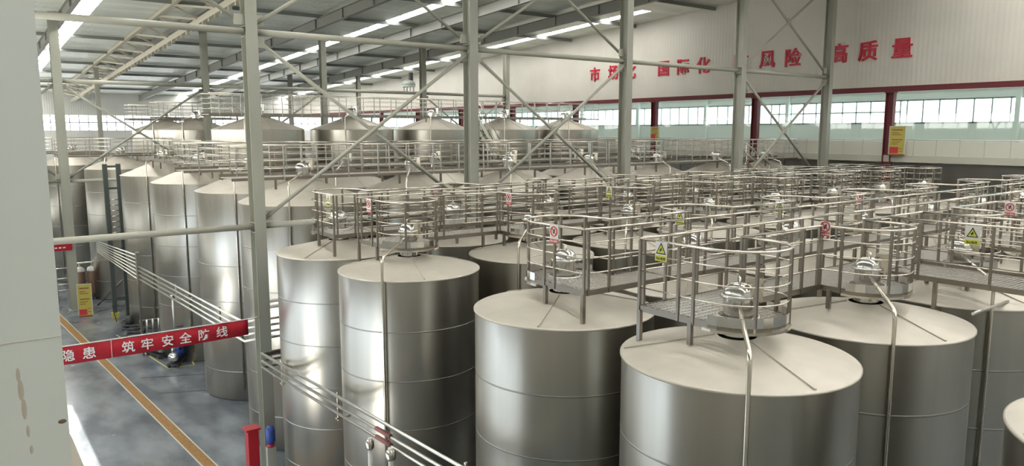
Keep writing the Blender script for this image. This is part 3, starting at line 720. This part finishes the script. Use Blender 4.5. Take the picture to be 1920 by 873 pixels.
# ---------------------------------------------------------------- rail signs
def warn_sign(loc, rz, label, kind, w=.24, h=.34):
    t = root('warning_sign' if kind == 'warn' else 'prohibition_sign', loc, label, 'sign', 'safety signs on the rails', rz)
    link('plate', box(-w/2, -.004, -h/2, w/2, .004, h/2).mesh('plate', 'signwhite'), t)
    if kind == 'warn':
        link('text_strip', box(-w/2, -.006, -h/2, w/2, -.004, -h/2 + .09).mesh('text_strip', 'lime'), t)
        link('text', text_mesh('当心坠落', .05, 'black', .002, .012), t, (0, -.008, -h/2 + .045))
        q = .105; zc = .045
        tri = MB().add([(-q, -.007, zc - q*.8), (q, -.007, zc - q*.8), (0, -.007, zc + q), (-q, -.005, zc - q*.8), (q, -.005, zc - q*.8), (0, -.005, zc + q)], [(0,1,2),(5,4,3),(0,3,4,1),(1,4,5,2),(2,5,3,0)])
        link('triangle_border', tri.mesh('triangle_border', 'black'), t)
        q = .078
        tri = MB().add([(-q, -.009, zc - .012 - q*.7), (q, -.009, zc - .012 - q*.7), (0, -.009, zc + q*.86), (-q, -.007, zc - .012 - q*.7), (q, -.007, zc - .012 - q*.7), (0, -.007, zc + q*.86)], [(0,1,2),(5,4,3),(0,3,4,1),(1,4,5,2),(2,5,3,0)])
        link('triangle', tri.mesh('triangle', 'lime'), t)
        link('pictogram', MB().bar((-.018, -.0105, zc - .045), (.012, -.0105, zc + .02), .02, .002, (0, 1, 0)).bar((-.03, -.0105, zc - .01), (.03, -.0105, zc - .02), .014, .002, (0, 1, 0)).mesh('pictogram', 'black'), t)
    else:
        link('text_strip', box(-w/2, -.006, -h/2, w/2, -.004, -h/2 + .08).mesh('text_strip', 'signred'), t)
        link('text', text_mesh('禁止抛物', .05, 'white', .002, .012), t, (0, -.008, -h/2 + .04))
        ring = [(.088*math.cos(a), -.007, .045 + .088*math.sin(a)) for a in [2*PI*k/28 for k in range(28)]]
        link('ring', MB().tube(ring, .011, 6, True).bar((-.06, -.007, .105), (.06, -.007, -.015), .018, .004, (0, 1, 0)).mesh('ring', 'signred'), t)
        link('pictogram', MB().bar((-.02, -.006, .0), (.02, -.006, .09), .028, .003, (0, 1, 0)).bar((-.03, -.006, .05), (.03, -.006, .04), .02, .003, (0, 1, 0)).mesh('pictogram', 'black'), t)
FX_ = -PI / 2 
SZ = TDECK + .97
warn_sign((8.965, 7.92, SZ), FX_, 'yellow falling hazard sign on the corner rail of the front cage row', 'warn', .24, .31)
warn_sign((8.965, 10.55, SZ), FX_, 'white and red prohibition sign on the corner rail of the second cage row', 'no', .24, .36)
warn_sign((8.61, 17.5, SZ), FX_, 'white and red prohibition sign on the corner rail of the third cage row', 'no', .24, .36)
warn_sign((8.415, 19.6, SZ), FX_, 'yellow falling hazard sign on the corner rail of the fourth cage row', 'warn')
warn_sign((12.92, 7.45, SZ + .1), FX_, 'small white prohibition sign at the second cage of the front row', 'no', .2, .28)
warn_sign((15.38, 5.9, SZ - .05), FX_, 'yellow falling hazard sign on the straight branch walkway', 'warn', .27, .36)
warn_sign((12.92, 10.9, SZ), FX_, 'yellow falling hazard sign at the second cage of the second row', 'warn')
warn_sign((12.665, 16.9, SZ), FX_, 'white and red prohibition sign at the second cage of the third row', 'no')
warn_sign((12.47, 20.5, SZ), FX_, 'white prohibition sign at the second cage of the fourth row', 'no')
warn_sign((16.715, 17.0, SZ), FX_, 'yellow falling hazard sign at the third cage of the third row', 'warn')
warn_sign((16.87, 11.0, SZ), FX_, 'yellow falling hazard sign at the third cage of the second row', 'warn')
warn_sign((20.82, 7.2, SZ), FX_, 'white prohibition sign at the fourth cage of the front row', 'no')
warn_sign((20.82, 11.0, SZ), FX_, 'white prohibition sign at the fourth cage of the second row', 'no')

# ---------------------------------------------------------------- things on the aisle floor
lt = root('ladder_tower', (7.9, 50.2, 0), 'dark green ladder tower with yellow foot beside the dark tank', 'tower')
for x in (-.36, .36):
    link('upright', box(x - .12, -.12, 0, x + .12, .12, 9.35).mesh('upright', 'green'), lt)
rg = MB().tube([(-.3, 0, 0), (.3, 0, 0)], .03, 6).mesh('rung', 'rail')
for k in range(8): link('rung', rg, lt, (0, -.05, 4.9 + .33 * k))
cb = box(-.3, -.06, -.06, .3, .06, .06).mesh('crossbar', 'green')
for z in (1.2, 4.2, 7.9, 9.2): link('crossbar', cb, lt, (0, 0, z))
link('foot_guard', box(-.55, -.2, 0, -.17, .2, .32).mesh('foot_guard', 'yellow'), lt)
fs_ = root('filter_skid', (7.0, 57.2, 0), 'filter skid with two brown vessels and steel heads on the floor', 'filter')
link('frame', MB().box(-1.0, -.6, .12, 1.3, .6, .22).box(-.95, -.5, 0, -.8, .5, .12).box(1.0, -.5, 0, 1.2, .5, .12).mesh('frame', 'dark'), fs_)
for x in (-.36, .38):
    v = link('vessel', MB().lathe([[(.26, .35), (.31, .45), (.31, 1.75), (.28, 1.9)]], 24).mesh('vessel', 'brown'), fs_, (x, 0, 0))
    link('head', MB().lathe([[(.31, 1.9), (.33, 1.98), (.25, 2.15), (.1, 2.22), (.001, 2.23)]], 24).mesh('head', 'signwhite'), v)
    link('valve', MB().tube([(0, 0, 2.2), (0, 0, 2.5), (.25, 0, 2.5)], .05, 8).mesh('valve', 'pipe'), v)
link('manifold', MB().tube([(-.8, -.1, 2.5), (.8, -.1, 2.5), (.95, -.1, 2.1), (.95, -.1, .4)], .06, 8).mesh('manifold', 'pipe'), fs_)
tag(link('leaning_pole', MB().tube([(7.2, 54.4, .05), (8.9, 51.8, 2.5)], .06, 8).mesh('leaning_pole', 'post')), 'grey pole leaning from the floor towards the ladder tower', 'pole')
vr = root('valve_rack', (5.7, 57.4, 0), 'small steel valve rack standing behind the yellow floor board', 'rack')
link('frame', MB().tube([(-.4, 0, 0), (-.4, 0, 2.2), (.3, 0, 2.2), (.3, 0, 0)], .045, 8).mesh('frame', 'pipe'), vr)
for z in (.7, 1.1, 1.5): link('branch', MB().tube([(-.6, 0, z), (.5, 0, z)], .04, 8).mesh('branch', 'pipe'), vr)
def pump(x, y, rz, label):
    t = root('transfer_pump', (x, y, 0), label, 'pump', 'blue transfer pumps', rz)
    m_ = link('motor', MB().lathe([[(.02, -.45), (.20, -.44), (.22, -.36), (.22, .36), (.18, .42), (.02, .43)]], 20).mesh('motor', 'blue'), t, (0, 0, .48), rot=(PI/2, 0, 0))
    fin = MB()
    for k in range(14):
        a = 2*PI*k/14; fin.bar((.22*math.cos(a), .22*math.sin(a), -.33), (.22*math.cos(a), .22*math.sin(a), .33), .012, .03)
    link('cooling_fins', fin.mesh('cooling_fins', 'blue'), m_)
    link('terminal_box', box(-.1, -.12, .68, .1, .12, .84).mesh('terminal_box', 'blue'), t)
    link('casing', MB().lathe([[(.02, -.13), (.2, -.12), (.24, -.05), (.24, .05), (.2, .12), (.02, .13)]], 20).mesh('casing', 'polished'), t, (0, -.62, .48), rot=(PI/2, 0, 0))
    link('outlet', MB().tube([(0, -.62, .7), (0, -.62, .95)], .06, 8).mesh('outlet', 'polished'), t)
    link('trolley', MB().box(-.24, -.8, .14, .24, .5, .2).box(-.26, -.7, 0, -.18, -.5, .18).box(.18, -.7, 0, .26, -.5, .18).box(-.26, .3, 0, -.18, .48, .18).box(.18, .3, 0, .26, .48, .18).mesh('trolley', 'dark'), t)
pump(7.75, 40.2, .3, 'blue motor pump half behind the red banner on the floor')
pump(8.35, 38.2, -.6, 'blue motor pump at the corner of the yellow floor line')
hp = root('hose_reel', (7.75, 46.6, 0), 'tangle of black hose and pump gear on the floor before the wide tanks', 'hose')
rnd = random.Random(3)
for k in range(5):
    cx, cy = -.3 + rnd.random()*.8, -1.6 + .75*k
    pts = [(cx + .42*math.cos(a)*(1+.15*math.sin(3*a)), cy + .55*math.sin(a), .06 + .05*k*.4 + .04*math.sin(2*a)) for a in [2*PI*j/20 for j in range(20)]]
    link('hose_coil', MB().tube(pts, .05, 7, True).mesh('hose_coil', 'dark'), hp)
link('handle', MB().tube([(-.4, 2.0, .1), (-.5, 2.6, .95), (-.1, 2.65, .95)], .03, 6).mesh('handle', 'dark'), hp)
link('pump_body', MB().lathe([[(.02, 0), (.22, .02), (.24, .4), (.1, .55), (.02, .56)]], 16).mesh('pump_body', 'dark'), hp, (.1, .9, .05))
pk = root('pipe_kit', (8.6, 45.4, 0), 'low frame of steel pipe bends at the foot of the wide tanks', 'pipework')
for k in range(3): link('bend', MB().tube([(-.4 + .3*k, -.9, .1), (-.4 + .3*k, -.9, .9), (-.4 + .3*k, .9, .5), (-.4 + .3*k, .9, 0)], .05, 8).mesh('bend', 'pipe'), pk)
rp = root('hydrant_post', (6.85, 22.35, 0), 'red square fire post at the foot of the second braced column', 'post')
link('shaft', box(-.16, -.16, 0, .16, .16, 2.22).mesh('shaft', 'hydrant'), rp)
link('cap', box(-.22, -.22, 2.22, .22, .22, 2.28).mesh('cap', 'hydrant'), rp)
link('hose', MB().tube([(-.2, -.25, 1.05), (-.1, -.28, .9), (.1, -.26, .7), (.16, -.24, .3)], .035, 8).mesh('hose', 'white'), rp)
bm_ = root('motor_stand', (7.12, 21.45, 0), 'blue oval motor on a slim grey stand beside the red fire post', 'motor')
link('stand', box(-.13, -.08, 0, .13, .08, 1.9).mesh('stand', 'paint'), bm_)
link('motor', MB().lathe([[(.02, 1.98), (.10, 2.0), (.135, 2.1), (.135, 2.4), (.10, 2.52), (.02, 2.55)]], 20).mesh('motor', 'blue'), bm_)
link('flange', MB().lathe([[(.02, 1.9), (.11, 1.9), (.11, 1.98), (.02, 1.98)]], 20).mesh('flange', 'hydrant'), bm_)
fu = root('roof_fan', (30.3, 53.9, 14.47), 'white domed fan unit with green band on the tie before the slogan wall', 'fan')
for x in (-.45, -.15, .15, .45): link('leg', box(x - .04, -.04, 0, x + .04, .04, .36).mesh('leg', 'signwhite'), fu)
link('dome', MB().lathe([[(.55, .34), (.56, .6), (.46, .8), (.2, .9), (.001, .92)]], 24).mesh('dome', 'signwhite'), fu)
link('band', MB().lathe([[(.565, .48), (.565, .60)]], 24).mesh('band', mat('fan_green', (.40, .68, .58), .5)), fu)
link('duct', box(.1, -.12, .88, .36, .12, 1.5).mesh('duct', 'green'), fu)
# cross pipe between the cage rows
tag(link('process_pipe', MB().tube([(15.30, 5.75, 7.87), (16.95, 5.75, 7.89)], .03, 8).mesh('process_pipe', 'pipe')), 'thin bright pipe lying on a tank rim below the branch walkway', 'pipe')
